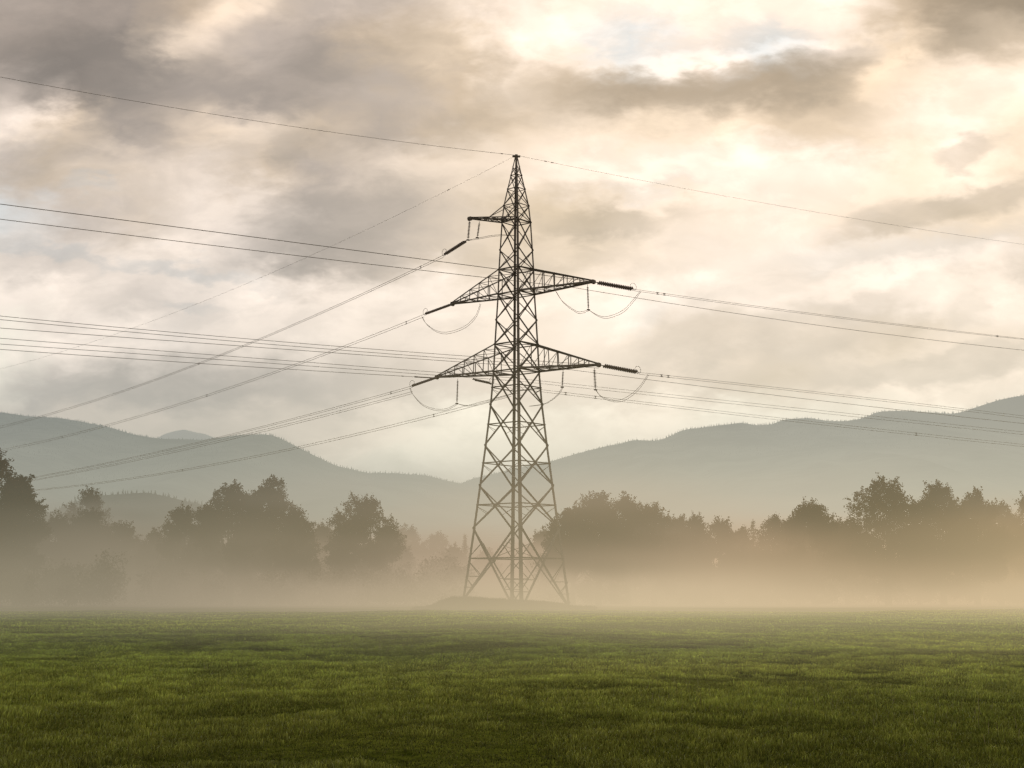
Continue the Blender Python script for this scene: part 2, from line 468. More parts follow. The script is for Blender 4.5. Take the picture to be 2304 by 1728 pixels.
# peak cap
m = MB(); zt = lvl(353)
m.box((PC.x, PC.y, zt + 0.06), 0.9, 0.34, 0.16, ROT); m.box((PC.x, PC.y, zt + 0.2), 0.3, 0.3, 0.14, ROT)
m.build("peak_cap", M_STEEL, pylon)
def cross_arm(ka, kb, z_low, z_up, tip, n, label=None, w=0.15):
    m = MB()
    la, lb = corner(ka, z_low), corner(kb, z_low)
    ua, ub = corner(ka, z_up), corner(kb, z_up)
    tip = Vector(tip); up = Vector((0, 0, 1))
    side = (lb - la).normalized() * 0.12
    ta, tb = tip - side, tip + side
    m.angle(la, ta, w * 1.3, -up); m.angle(lb, tb, w * 1.3, -up)
    tt = Vector((0, 0, 0.16))
    m.angle(ua, ta + tt, w, up); m.angle(ub, tb + tt, w, up)
    for (l, u, t) in ((la, ua, ta), (lb, ub, tb)):
        prev = None
        for i in range(1, n):
            s = i / n
            pl = l + (t - l) * s; pu = u + (t + tt - u) * s
            m.angle(pl, pu, w * 0.5, tip - l)
            if prev is not None:
                m.angle(prev[0], pu, w * 0.45, side)
            else:
                m.angle(l, pu, w * 0.45, side)
            prev = (pl, pu)
    for (l1, l2, t1, t2) in ((la, lb, ta, tb), (ua, ub, ta + tt, tb + tt)):
        for i in range(0, n):
            s = i / n; s2 = (i + 1) / n
            p1, p2 = l1 + (t1 - l1) * s, l2 + (t2 - l2) * s
            q1, q2 = l1 + (t1 - l1) * s2, l2 + (t2 - l2) * s2
            if i: m.angle(p1, p2, w * 0.45, up)
            m.angle(p1, q2, w * 0.42, up)
            if l1 is la: m.angle(p2 + up * 0.04, q1 + up * 0.04, w * 0.42, up)
    m.plate(tip, side, 0.26, 0.34, 8)
    o = m.build("cross_arm", M_STEEL, pylon)
    return o
TIP_MR = P(1335, 634, 152.6); TIP_ML = P(1018, 684, 166.8)
TIP_LR = P(1347, 821, 152.2); TIP_LL = P(983, 849, 168.0)
cross_arm(3, 0, lvl(662), lvl(607), TIP_MR, 6)
cross_arm(1, 2, lvl(662), lvl(607), TIP_ML, 5)
cross_arm(3, 0, lvl(836), lvl(775), TIP_LR, 6)
cross_arm(1, 2, lvl(836), lvl(775), TIP_LL, 6)
TIP_T = P(1057, 492, 157.5)
cross_arm(2, 3, lvl(502), lvl(500) + 0.25, TIP_T, 5, w=0.12)
# upper stay of the short top arm
m = MB()
m.angle(corner(2, lvl(463)), P(1096, 492, 158.6), 0.10, Vector((0, 0, 1)))
m.angle(corner(3, lvl(463)), P(1094, 491, 157.8), 0.08, Vector((0, 0, 1)))
m.build("arm_stay", M_STEEL, pylon)

# ------------------------------------------------------------------ insulator strings
def disc_chain(m, p0, p1, r, step):
    p0, p1 = Vector(p0), Vector(p1); L = (p1 - p0).length; d = (p1 - p0) / L
    n = max(3, int(L / step)); pts = []; rs = []
    for i in range(n):
        s = (i + 0.15) * L / n
        for ds, rr in ((0, 0.04), (step * 0.22, r), (step * 0.34, r * 0.95), (step * 0.5, 0.05)):
            pts.append(p0 + d * (s + ds)); rs.append(rr)
    m.tube(pts, rs, 10)
def tension_string(p0, p1, label, r=0.165):
    t = empty("insulator_string", p0, label, "insulator", "twin insulator strings pulling off the pylon arms")
    p0, p1 = Vector(p0), Vector(p1); d = (p1 - p0).normalized()
    s = d.cross(Vector((0, 0, 1))).normalized() * 0.15
    upv = s.cross(d).normalized()
    a, b = p0 + d * 0.35, p1 - d * 0.3
    for sg in (-1, 1):
        m = MB(); disc_chain(m, a + s * sg + upv * 0.05 * sg, b + s * sg + upv * 0.05 * sg, r, 0.24)
        m.build("disc_stack", M_INSUL, t)
    m = MB(); m.prism([p0 + upv * 0.03, a + s * 1.2 + upv * 0.03, a - s * 1.2 + upv * 0.03], [p0 - upv * 0.03, a + s * 1.2 - upv * 0.03, a - s * 1.2 - upv * 0.03]); m.build("yoke", M_STEEL, t)
    m = MB(); m.prism([p1 + upv * 0.03, b - s * 1.2 + upv * 0.03, b + s * 1.2 + upv * 0.03], [p1 - upv * 0.03, b - s * 1.2 - upv * 0.03, b + s * 1.2 - upv * 0.03]); m.build("yoke", M_STEEL, t)
    m = MB(); ring = [b + d * 0.1 + upv * 0.25 + (d * math.cos(q) * 0.42 + upv * math.sin(q) * 0.42) for q in [i * 2 * math.pi / 18 for i in range(19)]]
    m.tube(ring, 0.022, 5); m.tube([b, b + upv * 0.3 - d * 0.1], 0.02, 5); m.build("arcing_ring", M_STEEL, t)
    return t
def hang_string(p0, p1, label, r=0.13):
    t = empty("insulator_string", p0, label, "insulator", "single insulator strings hanging under the pylon arms")
    p0, p1 = Vector(p0), Vector(p1); d = (p1 - p0).normalized()
    m = MB(); disc_chain(m, p0 + d * 0.25, p1 - d * 0.2, r, 0.16); m.build("disc_stack", M_INSUL, t)
    m = MB(); m.tube([p0, p0 + d * 0.3], 0.03, 5); m.build("hook", M_STEEL, t)
    m = MB(); m.box(p1, 0.35, 0.12, 0.14, 0.5); m.tube([p1 - d * 0.3, p1], 0.03, 5); m.build("clamp", M_STEEL, t)
    return t

S_T0, S_T1 = P(1050, 541, 157.6), P(998, 574, 161.0)
S_ML1 = P(955, 707, 170.3)
S_MR0, S_MR1 = P(1340, 635, 152.9), P(1428, 651, 155.6)
S_LL1 = P(925, 869, 171.0)
S_LR0, S_LR1 = P(1353, 822, 152.5), P(1438, 838, 155.3)
tension_string(S_T0, S_T1, "slanting insulator string below the short top arm of the pylon")
tension_string(TIP_ML, S_ML1, "insulator string sloping down from the tip of the middle left arm")
tension_string(S_MR0, S_MR1, "insulator string pulling right from the tip of the middle right arm")
tension_string(TIP_LL, S_LL1, "thick insulator string sloping down from the tip of the lowest left arm")
tension_string(S_LR0, S_LR1, "insulator string pulling right from the tip of the lowest right arm")
S_IN0, S_IN1 = P(1062, 853, 166), P(1108, 863, 163.5)
tension_string(S_IN0, S_IN1, "insulator string under the lowest left arm just left of the pylon body", 0.12)
S_B0, S_B1 = P(985, 851, 167.5), P(936, 848, 160.5)
hang_string(S_B0, S_B1, "thin near level insulator string behind the lowest left arm tip", 0.07)
hang_string(P(1057, 494, 157.5), P(1053, 540, 157.6), "outer of two insulator strings hanging from the short top arm", 0.16)
hang_string(P(1079, 498, 158.0), P(1074, 535, 158.1), "inner of two insulator strings hanging from the short top arm", 0.14)
hang_string(P(1322, 640, 152.9), P(1324, 697, 153.1), "insulator string hanging from the outer end of the middle right arm")
hang_string(P(1030, 852, 166.5), P(1028, 908, 166.6), "insulator string hanging below the lowest left arm")
hang_string(P(1337, 827, 152.6), P(1340, 877, 152.8), "thick insulator string hanging from the outer end of the lowest right arm", 0.18)
hang_string(P(1267, 832, 155.2), P(1265, 871, 155.4), "insulator string hanging midway along the lowest right arm")

# ------------------------------------------------------------------ wires
def curve_pts(p0, p1, sag, ext=1.0, n=48, t0=0.0):
    out = []
    for i in range(n + 1):
        t = t0 + (ext - t0) * i / n
        p = p0 + (p1 - p0) * t
        p.z -= 4 * sag * t * (1 - t)
        out.append(p)
    return out
def fit_sag(p0, p1, mid):
    lo, hi = -8.0, 25.0
    def f(s):
        pts = [proj(q) for q in curve_pts(p0, p1, s, 1.0, 80)]
        pts.sort()
        return float(np.interp(mid[0], [a for a, b in pts], [b for a, b in pts]))
    for _ in range(40):
        m = (lo + hi) / 2
        if f(m) < mid[1]: lo = m
        else: hi = m
    return (lo + hi) / 2
def power_line(segs, r, label, group="overhead power lines", ext=1.35, marks=()):
    """segs: list of wires, each (p0, p1, midpixel); one wire = one mesh; twin wires = children with spacers"""
    ch = []
    for p0, p1, mid in segs:
        s = fit_sag(p0, p1, mid) if mid else 0.3
        ch.append(curve_pts(p0, p1, s, ext))
    if len(ch) == 1 and not marks:
        m = MB(); m.tube(ch[0], r * WK, 5)
        return tag(m.build("power_line", M_WIRE, None, True), label, "power line", group)
    t = empty("power_line", segs[0][0], label, "power line", group)
    for c in ch:
        m = MB(); m.tube(c, r * WK, 5); m.build("wire", M_WIRE, t, True)
    for mk in marks:
        k = mk * 48 / ext; i = int(k); fr = k - i
        q = [c[i] + (c[i + 1] - c[i]) * fr for c in ch]
        m = MB()
        a, b = q[0], q[-1]
        d = (ch[0][i + 1] - ch[0][i]).normalized()
        if len(q) > 1: m.tube([a, b], 0.035, 6)
        for e in q: m.tube([e - d * 0.16, e + d * 0.16], 0.045, 6)
        m.build("spacer", M_STEEL, t)
    return t
def dbl(p, dz, dy=0.0):
    return p + Vector((0, dy, dz))
apex = Vector((PC.x, PC.y, lvl(353) + 0.2))
RT = 0.028; WK = 0.85
power_line([(apex, P(0, 173, 125), (576, 272))], 0.024, "thin earth wire rising from the pylon peak to the upper left", marks=(0.035,))
power_line([(apex, P(2304, 550, 187), (1748, 462))], 0.016, "thin earth wire falling from the pylon peak to the right", marks=(0.05, 0.062))
power_line([(apex, P(0, 830, 250), (743, 555))], 0.014, "faint earth wire dropping steeply from the pylon peak to the lower left", marks=(0.09,))
G2 = "conductors leaving the pylon to the left and right"
power_line([(TIP_MR, P(0, 459, 123), (576, 534))], 0.040, "upper of two dark conductors crossing left at middle arm height", G2)
pm = P(1285, 646, 156)
power_line([(pm, P(0, 493, 124.5), (576, 564))], 0.036, "lower of two dark conductors crossing left at middle arm height", G2)
power_line([(pm, P(2304, 788, 186), (1850, 733))], 0.030, "lower conductor running right below the middle right arm", G2)
power_line([(S_MR1, P(2304, 762, 185), (1850, 708)), (dbl(S_MR1, -0.18), dbl(P(2304, 763, 185), -0.05), (1850, 711))], 0.022, "upper conductor running right from the string on the middle right arm", G2, marks=(0.05, 0.065, 0.92))
power_line([(TIP_LR, P(0, 711, 123), (576, 764)), (dbl(TIP_LR, -0.35), P(0, 719, 123), (576, 772))], 0.028, "topmost pair of the conductors crossing left at lowest arm height", G2)
pl = P(1285, 832, 156)
power_line([(pl, P(0, 738, 125), (576, 781))], 0.030, "middle conductor crossing left at lowest arm height, under the top pair", G2)
power_line([(pl, P(2304, 953, 185), (1850, 902))], 0.028, "single conductor running right just under the lowest right arm", G2)
power_line([(S_LR1, P(2304, 936, 184), (1850, 883)), (dbl(S_LR1, -0.2), P(2304, 941, 184), (1850, 887))], 0.022, "pair of conductors running right from the string on the lowest right arm", G2, marks=(0.05, 0.065))
pi0, pi1 = P(1160, 851, 163), P(1160, 857, 163)
power_line([(pi0, P(0, 761, 129), (576, 806)), (pi1, P(0, 774, 129), (576, 815))], 0.028, "lower pair of conductors crossing left at lowest arm height", G2)
power_line([(pi0, P(2304, 972, 193), (1850, 924)), (pi1, P(2304, 978, 193), (1850, 930))], 0.022, "pair of conductors running right from inside the pylon body, second lowest", G2)
power_line([(S_B1, P(0, 786, 131), (576, 826))], 0.030, "lowest conductor crossing left, tied to the thin level insulator string", G2, marks=(0.04,))
power_line([(S_IN1, P(2304, 1000, 193), (1850, 951)), (dbl(S_IN1, -0.25), P(2304, 1005, 193), (1850, 956))], 0.022, "lowest pair of conductors running right from behind the pylon body", G2, marks=(0.12, 0.17, 0.77))
G3 = "conductors descending to the far left"
power_line([(S_T1, P(0, 959, 246), (462, 811)), (dbl(S_T1, -0.25), P(0, 963, 246), (462, 814))], RT, "highest pair of conductors descending to the far left from the top arm", G3, marks=(0.035, 0.45))
power_line([(S_ML1, P(0, 1012, 250), (540, 863)), (dbl(S_ML1, -0.3), P(0, 1016, 250), (540, 867))], RT, "pair of conductors descending far left from the middle left arm", G3, marks=(0.03, 0.42, 0.8))
power_line([(S_LL1, P(100, 1069, 242), (519, 977)), (dbl(S_LL1, -0.25), P(100, 1071, 242), (519, 980))], RT, "pair of conductors descending far left from the lowest left arm string", G3, ext=1.15, marks=(0.04,))
q0 = P(928, 881, 170.5)
power_line([(q0, P(100, 1075, 241), (519, 985)), (dbl(q0, -0.25), P(100, 1077, 241), (519, 989))], RT, "pair of conductors running just below the lowest left arm pair to the far left", G3, ext=1.15)
q1 = P(1150, 886, 166)
power_line([(q1, P(100, 1100, 244), (600, 1020)), (dbl(q1, -0.3), P(100, 1102, 244), (600, 1024))], RT, "lowest pair of conductors descending far left from behind the pylon body", G3, ext=1.15, marks=(0.12, 0.62))

def bez(pts, n=26):
    """smooth curve through points (Catmull-Rom)"""
    P_ = [pts[0]] + list(pts) + [pts[-1]]
    out = []
    for i in range(1, len(P_) - 2):
        a, b, c, d = P_[i - 1], P_[i], P_[i + 1], P_[i + 2]
        for j in range(n):
            t = j / n
            out.append(0.5 * ((2 * b) + (c - a) * t + (2 * a - 5 * b + 4 * c - d) * t * t + (3 * b - a - 3 * c + d) * t ** 3))
    out.append(pts[-1]); return out
def jumper(pix, label, twin=0.2, r=0.022):
    pts = [P(*q) for q in pix]
    t = empty("jumper_cable", pts[0], label, "jumper cable", "slack jumper cables looping under the pylon arms")
    for s in (0, 1):
        off = [Vector((0.10 * s, 0.05 * s, -twin * s * (0.3 + 0.7 * math.sin(math.pi * i / (len(pts) - 1))))) for i in range(len(pts))]
        m = MB(); m.tube(bez([a + b for a, b in zip(pts, off)]), r, 5); m.build("wire", M_WIRE, t, True)
    return t
jumper([(1250, 655, 157), (1266, 678, 156), (1295, 699, 154.5), (1310, 701, 154), (1324, 697, 153.1)], "jumper cable sagging between the middle right arm and its hanging insulator")
jumper([(1324, 697, 153.1), (1345, 709, 153.5), (1366, 712, 154), (1400, 699, 154.8), (1425, 674, 155.4), (1440, 655, 155.7)], "wide jumper loop right of the middle right arm, below the insulator string")
jumper([(949, 712, 170.2), (958, 727, 170), (980, 743, 169), (1007, 747, 168), (1045, 734, 167), (1070, 710, 166), (1080, 683, 165.5)], "jumper loop sagging below the middle left arm")
jumper([(922, 872, 170.8), (928, 886, 170.5), (950, 909, 169.5), (980, 920, 168.5), (1005, 919, 167.4), (1028, 908, 166.6)], "wide jumper loop below the lowest left arm insulator string")
jumper([(1028, 908, 166.6), (1050, 912, 166.3), (1080, 908, 166), (1120, 895, 165.5), (1150, 886, 165.8)], "jumper running from the lowest left hanging insulator toward the pylon body", 0.1)
jumper([(1340, 877, 152.8), (1352, 891, 153.2), (1380, 900, 153.8), (1405, 896, 154.3), (1435, 874, 155), (1458, 842, 155.8)], "wide jumper loop below the insulator string of the lowest right arm")
jumper([(1265, 871, 155.4), (1256, 886, 156), (1240, 900, 157), (1222, 909, 158.5), (1190, 914, 161)], "jumper curving from the mid arm insulator back toward the pylon body", 0.03)
jumper([(1053, 540, 157.6), (1074, 536, 158.1), (1105, 530, 158.9), (1132, 528, 159.4), (1160, 530, 159.8)], "short nearly level jumper under the top arm", 0.12)

# ------------------------------------------------------------------ trees
def tree(px, top, hwpx, Y, label, seed, kind='round', dens=1.0, low=0.8, group="misty trees along the far edge of the meadow", leaf=0.26):
    r = np.random.default_rng(seed)
    tp = P(px, top, Y); hw = hwpx / F * Y * 1.02
    gz = float(ground_z(tp.x, Y))
    H = tp.z - gz
    t = empty("conifer_tree" if kind == 'conifer' else "broadleaf_tree", (tp.x, Y, gz), label, "tree", group)
    base = np.array([tp.x, Y, gz])
    tr = MB()
    if kind == 'conifer':
        tr.tube([Vector((tp.x, Y, gz - 0.2)), Vector((tp.x, Y, gz + H * 0.98))], [H * 0.018, 0.03], 7)
        V = []; nW = int(26 * dens)
        for i in range(nW):
            s = i / nW; z = gz + H * (0.06 + 0.93 * s); rr = hw * (1 - s) ** 0.85 + 0.12
            nb = int(9 - 4 * s)
            for b in range(nb):
                a = r.random() * 6.283; q = rr * (0.7 + 0.5 * r.random())
                tr.tube([Vector((tp.x, Y, z)), Vector((tp.x + math.cos(a) * q * .8, Y + math.sin(a) * q * .8, z - q * 0.22))], [0.05, 0.02], 4)
                m = int(60 * q / hw) + 10
                u = r.random(m)
                c = np.stack([tp.x + np.cos(a) * q * u, Y + np.sin(a) * q * u, z - q * 0.25 * u - 0.35 * r.random(m)], 1)
                V.append(c + r.normal(0, 0.10 + 0.06 * q, (m, 3)) * [1, 1, 0.5])
        C = np.concatenate(V)
    else:
        lean = r.normal(0, 0.04)
        nl = {'round': 20, 'open': 18, 'spread': 20}[kind]
        # limb skeleton
        fork = H * (0.22 if kind != 'open' else 0.20)
        p_f = base + [0, 0, fork]
        tr.tube([Vector(base + [0, 0, -0.3]), Vector(base + [lean, 0, fork * 0.5]), Vector(p_f)], [H * 0.030, H * 0.024, H * 0.020], 8)
        lobes = []
        for i in range(nl):
            a = i * 2.39996 + r.random() * 0.7
            if i == 0: rho, zf = 0.05, 0.86
            elif i < nl * 0.62:
                th = math.asin(min(0.97, (i - 0.5) / (nl * 0.62)))          # lobes spread over the dome of the crown
                rho = math.cos(th) * (0.68 + 0.10 * r.random()); zf = 0.36 + 0.52 * math.sin(th) * (0.92 + 0.12 * r.random())
            else:
                zf = 0.08 + 0.50 * r.random(); rho = 0.35 + 0.40 * r.random()
            lr = hw * (0.29 + 0.13 * r.random()) * (0.85 if zf > 0.75 else 1.0)
            z = gz + H * zf
            if z + lr * 0.85 > gz + H: z = gz + H - lr * 0.85
            c = np.array([tp.x + math.cos(a) * rho * hw * 0.95, Y + math.sin(a) * rho * hw * 0.9, z])
            lobes.append((c, lr))
        # two lobes pinned at the silhouette edge
        for sg in (-1, 1):
            lobes.append((np.array([tp.x + sg * hw * (0.62 + 0.08 * r.random()), Y + r.normal(0, 1), gz + H * (0.36 + 0.2 * r.random())]), hw * 0.34))
        C = []
        for (c, lr) in lobes:
            mid = (p_f + c) / 2 + np.array([0, 0, -0.08 * H]) * 0.4 + r.normal(0, 0.25, 3)
            tr.tube(bez([Vector(p_f), Vector(mid), Vector(c)], 5), np.linspace(H * 0.012, 0.05, 11).tolist(), 5)
            nc = int((38 if kind == 'open' else 46) * dens * max(0.6, (lr / 1.8)) ** 1.4)
            d = r.normal(0, 1, (nc, 3)); d /= np.linalg.norm(d, axis=1)[:, None]
            q = lr * (0.35 + 0.70 * r.random(nc) ** 0.6)
            cc = c + d * q[:, None] * [1, 1, 0.85]
            for j in range(nc):
                cl = 0.30 + 0.32 * r.random()
                m = int((42 if kind == 'open' else 46) * (cl / 0.45) ** 1.6)
                pts = cc[j] + r.normal(0, cl * 0.60, (m, 3)) * [1, 1, 0.8]
                C.append(pts)
                if j % 2 == 0 and (kind == 'open' or j % 4 == 0):
                    tr.tube([Vector(c + (cc[j] - c) * 0.05), Vector(c + (cc[j] - c) * 0.55 + r.normal(0, .12, 3)), Vector(cc[j])], [0.045, 0.03, 0.015], 4)
            # twiglets that break the outline
            for j in range(int(8 * dens)):
                dd = r.normal(0, 1, 3); dd[2] = abs(dd[2]) + 0.4; dd /= np.linalg.norm(dd)
                e0 = c + dd * lr * 0.85; L_ = 0.5 + 0.7 * r.random()
                m = 26; u = r.random(m)
                C.append(e0 + dd * (u * L_)[:, None] + r.normal(0, 0.12, (m, 3)))
        C = np.concatenate(C)
        C = C[C[:, 2] > gz + 0.3]
        C = C[C[:, 2] < gz + H * 1.02 + 0.1]
    n = len(C)
    a = r.normal(0, 1, (n, 3)); a /= np.linalg.norm(a, axis=1)[:, None]
    b = np.cross(a, r.normal(0, 1, (n, 3))); b /= np.linalg.norm(b, axis=1)[:, None]
    s = (leaf * (0.6 + 0.8 * r.random(n)))[:, None]
    if kind == 'conifer': s = s * 0.8
    V = np.stack([C - a * s * 0.5, C + b * s * 0.32, C + a * s * 0.5, C - b * s * 0.32], 1).reshape(-1, 3)
    Q = (np.arange(n) * 4)[:, None] + np.array([[0, 1, 2, 3]])
    tr.build("trunk", M_BARK, t)
    np_mesh("crown", V, Q, M_CONIF if kind == 'conifer' else M_LEAF, t)
    return t

TREES = [
 (-25, 992, 120, 188, "large dark tree cut by the left edge of the frame", 'spread', 1.0),
 (50, 1046, 58, 190, "dark shoulder of foliage just right of the edge tree at far left", 'round', 1.0),
 (200, 1082, 72, 262, "pale hazy tree with thin crown rising behind the left shrubs", 'open', 0.8),
 (125, 1150, 60, 215, "low tree beside the dark tree at the left edge", 'round', 1.0),
 (205, 1132, 70, 218, "rounded tree in front of the pale hazy tree at left", 'round', 1.0),
 (282, 1168, 52, 214, "small sloping tree on the left side of the gap in the left tree line", 'round', 1.0),
 (352, 1185, 36, 210, "little tree on the right side of the gap in the left tree line", 'round', 1.0),
 (412, 1124, 50, 204, "mid sized tree tucked against the left of the tallest left tree pair", 'round', 1.0),
 (524, 1068, 72, 200, "left one of the tallest dark tree pair left of the pylon", 'round', 0.95),
 (612, 1061, 84, 202, "right one of the tallest dark tree pair left of the pylon", 'round', 0.9),
 (568, 1092, 44, 204, "middle tree filling in between the tallest dark pair left of the pylon", 'round', 1.0),
 (466, 1124, 40, 203, "shoulder tree at the left side of the tallest dark pair", 'round', 1.0),
 (668, 1140, 52, 205, "low spreading tree at the right foot of the tall left pair", 'round', 1.0),
 (728, 1172, 48, 232, "soft low tree between the tall left pair and the lone round tree", 'round', 1.0),
 (822, 1106, 88, 206, "lone broad round tree standing between the left pair and the pylon", 'round', 0.85),
 (880, 1190, 52, 222, "low tree at the right foot of the lone round tree", 'round', 1.0),
 (918, 1176, 48, 300, "very faint misty tree left of the pylon, nearest the lone round tree", 'round', 0.9),
 (985, 1192, 44, 305, "very faint misty tree left of the pylon, next to the small spruce", 'round', 0.9),
 (1046, 1196, 26, 272, "small pointed spruce just left of the pylon legs", 'conifer', 1.0),
 (1022, 1222, 34, 268, "bushy low tree under the small spruce", 'round', 0.8),
 (1095, 1232, 38, 280, "faint bush seen between the pylon legs", 'round', 0.8),
 (1228, 1182, 44, 236, "paler tree showing through the right side of the pylon", 'round', 0.8),
 (1288, 1126, 66, 202, "leftmost tree of the big dense clump right of the pylon", 'round', 1.1),
 (1345, 1096, 78, 198, "tallest tree of the big dense clump right of the pylon", 'round', 1.15),
 (1410, 1106, 66, 200, "second tallest tree of the dense clump right of the pylon", 'round', 1.15),
 (1470, 1124, 64, 202, "tree on the right slope of the dense clump right of the pylon", 'round', 1.1),
 (1528, 1152, 48, 204, "low end tree of the dense clump right of the pylon", 'round', 1.0),
 (1566, 1144, 32, 202, "narrow upright tree with gaps right of the dense clump", 'round', 0.8),
 (1620, 1160, 56, 204, "flat topped low tree with bright gaps below its crown", 'round', 0.9),
 (1665, 1182, 40, 207, "small rounded tree just left of the pointed tree in the dip", 'round', 0.9),
 (1694, 1163, 34, 212, "faint pointed tree in the dip of the right tree line", 'conifer', 0.9),
 (1745, 1152, 56, 204, "low rounded tree right of the pointed tree in the dip", 'round', 0.9),
 (1790, 1150, 44, 203, "low tree filling in left of the dense tree before the fan shaped one", 'round', 1.0),
 (1828, 1120, 80, 200, "dense tree left of the fan shaped open tree", 'round', 1.1),
 (1988, 1064, 98, 196, "fan shaped open tree with visible branches, tallest on the right", 'open', 0.95),
 (1900, 1160, 54, 204, "low tree at the left foot of the fan shaped open tree", 'round', 0.9),
 (2112, 1078, 80, 198, "dense tall tree right beside the fan shaped open tree", 'round', 1.1),
 (2188, 1090, 72, 199, "second dense tree right of the fan shaped open tree", 'round', 1.1),
 (2242, 1112, 48, 203, "sloping tree before the bright gap near the right edge", 'round', 0.9),
 (2318, 1098, 60, 201, "tree cut by the right edge of the frame", 'round', 0.9),
 (2062, 1190, 46, 204, "low tree between the fan shaped tree and the dense tall tree", 'round', 1.0),
]
for i, (px, top, hwp, Yd, lab, kd, dn) in enumerate(TREES):
    tree(px, top, hwp, Yd, lab, 100 + i, kd, dn)

# undergrowth along the wood edge
def undergrowth():
    r = np.random.default_rng(77)
    C = []
    def run(x0, x1, Y, h0, h1, n):
        for _ in range(n):
            x = x0 + (x1 - x0) * r.random(); h = h0 + (h1 - h0) * float(fbm(np.array(x * 0.12), np.array(Y * 0.1), 3)) * 1.1
            c = np.array([x, Y + r.normal(0, 3.5), float(ground_z(x, Y)) + h * (0.15 + 0.7 * r.random())])
            m = 85
            C.append(c + r.normal(0, 0.55, (m, 3)))
    run(-95, -8, 216, 4.0, 9.5, 1300)
    run(-52, -6, 206, 3.0, 6.5, 700)
    run(4, 95, 210, 4.5, 11.0, 1500)
    run(-82, -52, 190, 3.0, 10.0, 420)
    C = np.concatenate(C); n = len(C)
    a = r.normal(0, 1, (n, 3)); a /= np.linalg.norm(a, axis=1)[:, None]
    b = np.cross(a, r.normal(0, 1, (n, 3))); b /= np.linalg.norm(b, axis=1)[:, None]
    s = (0.34 * (0.6 + 0.8 * r.random(n)))[:, None]
    V = np.stack([C - a * s * 0.5, C + b * s * 0.34, C + a * s * 0.5, C - b * s * 0.34], 1).reshape(-1, 3)
    Q = (np.arange(n) * 4)[:, None] + np.array([[0, 1, 2, 3]])
    o = np_mesh("undergrowth", V, Q, M_LEAF)
    tag(o, "tangled undergrowth at the foot of the misty tree line", "undergrowth", kind="stuff")
undergrowth()

# ------------------------------------------------------------------ hills
M_PEAK = hill_mat("hazed_rock", (0.70, 0.70, 0.70), (0.85, 0.85, 0.84), 0.002)  # distance haze over the peak put into its pale base colour
def hill(name, label, ridge, Y, depth, amp, treeh, spacing, seed, xe=0.9, cat="hill"):
    r = np.random.default_rng(seed)
    rp = [P(a, b, Y) for a, b in ridge]
    rx = np.array([p.x for p in rp]); rz = np.array([p.z for p in rp])
    x = np.linspace(rx[0], rx[-1], 420)
    z = np.interp(x, rx, rz)
    ker = np.hanning(9); ker /= ker.sum()
    z = np.convolve(np.pad(z, 4, mode='edge'), ker, 'valid')
    z = z + (fbm(x * 0.012 + seed, x * 0 + 3, 4) - 0.5) * amp
    ss = np.concatenate([np.linspace(-1, 0, 70), np.linspace(0.04, 1, 20)])
    V = np.empty((len(ss), len(x), 3))
    for i, s in enumerate(ss):
        yy = Y + s * depth
        prof = (1 - abs(s)) ** (1.15 if s < 0 else 1.0)
        gull = (fbm(x * 0.0035 + seed * 3 + s * 0.6, np.full_like(x, yy * 0.0012), 5) - 0.5)
        zz = z * prof + gull * amp * (26 if Y > 1000 else 5) * np.sin(np.pi * min(1, abs(s) * 1.2)) * (1 if s != 0 else 0)
        V[i] = np.stack([x + (fbm(x * 0.002, np.full_like(x, s * 3.0), 3) - 0.5) * 260 * (-min(s, 0)), np.full_like(x, yy), np.maximum(zz, -5)], 1)
    n1, n2 = len(ss), len(x)
    ii = (np.arange(n1 - 1)[:, None] * n2 + np.arange(n2 - 1)[None, :]).ravel()
    Q = np.stack([ii, ii + 1, ii + n2 + 1, ii + n2], 1)
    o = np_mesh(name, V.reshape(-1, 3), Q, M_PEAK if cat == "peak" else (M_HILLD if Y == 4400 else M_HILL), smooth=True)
    tag(o, label, cat, kind="structure")
    if cat == "peak": return
    # conifers on the ridge and just below it
    pts = []
    cx = x[0]
    while cx < x[-1]:
        cx += spacing * (0.4 + 1.0 * r.random())
        zc = np.interp(cx, x, z); hh = treeh * (0.55 + 0.7 * r.random()) * (0.7 + 0.6 * float(vnoise(np.array(cx * 0.01), np.array(seed * 1.0))))
        pts.append((cx, Y + r.normal(0, 4), zc - hh * 0.15, hh))
    for row in range(1, 26):
        i = int(np.searchsorted(ss, -row * 0.013))
        for _ in range(int((x[-1] - x[0]) / spacing / 2.2)):
            j = r.integers(0, n2 - 1); f = r.random(); g_ = r.random()
            i2 = min(i, 68)
            a = V[i2, j] * (1 - f) + V[i2, j + 1] * f; b = V[i2 + 1, j] * (1 - f) + V[i2 + 1, j + 1] * f
            c = a * (1 - g_) + b * g_
            pts.append((c[0], c[1], c[2] - 1, treeh * (0.6 + 0.6 * r.random())))
    A = np.array(pts); n = len(A); k = 5
    ang = np.arange(k) * 2 * np.pi / k
    Vt = np.empty((n, k + 1, 3))
    wv = A[:, 3] * 0.20
    for q in range(k):
        Vt[:, q] = np.stack([A[:, 0] + np.cos(ang[q]) * wv, A[:, 1] + np.sin(ang[q]) * wv, A[:, 2]], 1)
    Vt[:, k] = np.stack([A[:, 0] + r.normal(0, 0.3, n), A[:, 1], A[:, 2] + A[:, 3]], 1)
    b = (np.arange(n) * (k + 1))[:, None]
    T = np.concatenate([b + np.array([[q, (q + 1) % k, k]]) for q in range(k)], 1).reshape(-1, 3)
    o = np_mesh("spruce_forest", Vt.reshape(-1, 3), T, M_CONIF)
    tag(o, "spruce forest along the crest of the " + label, "forest", kind="stuff")

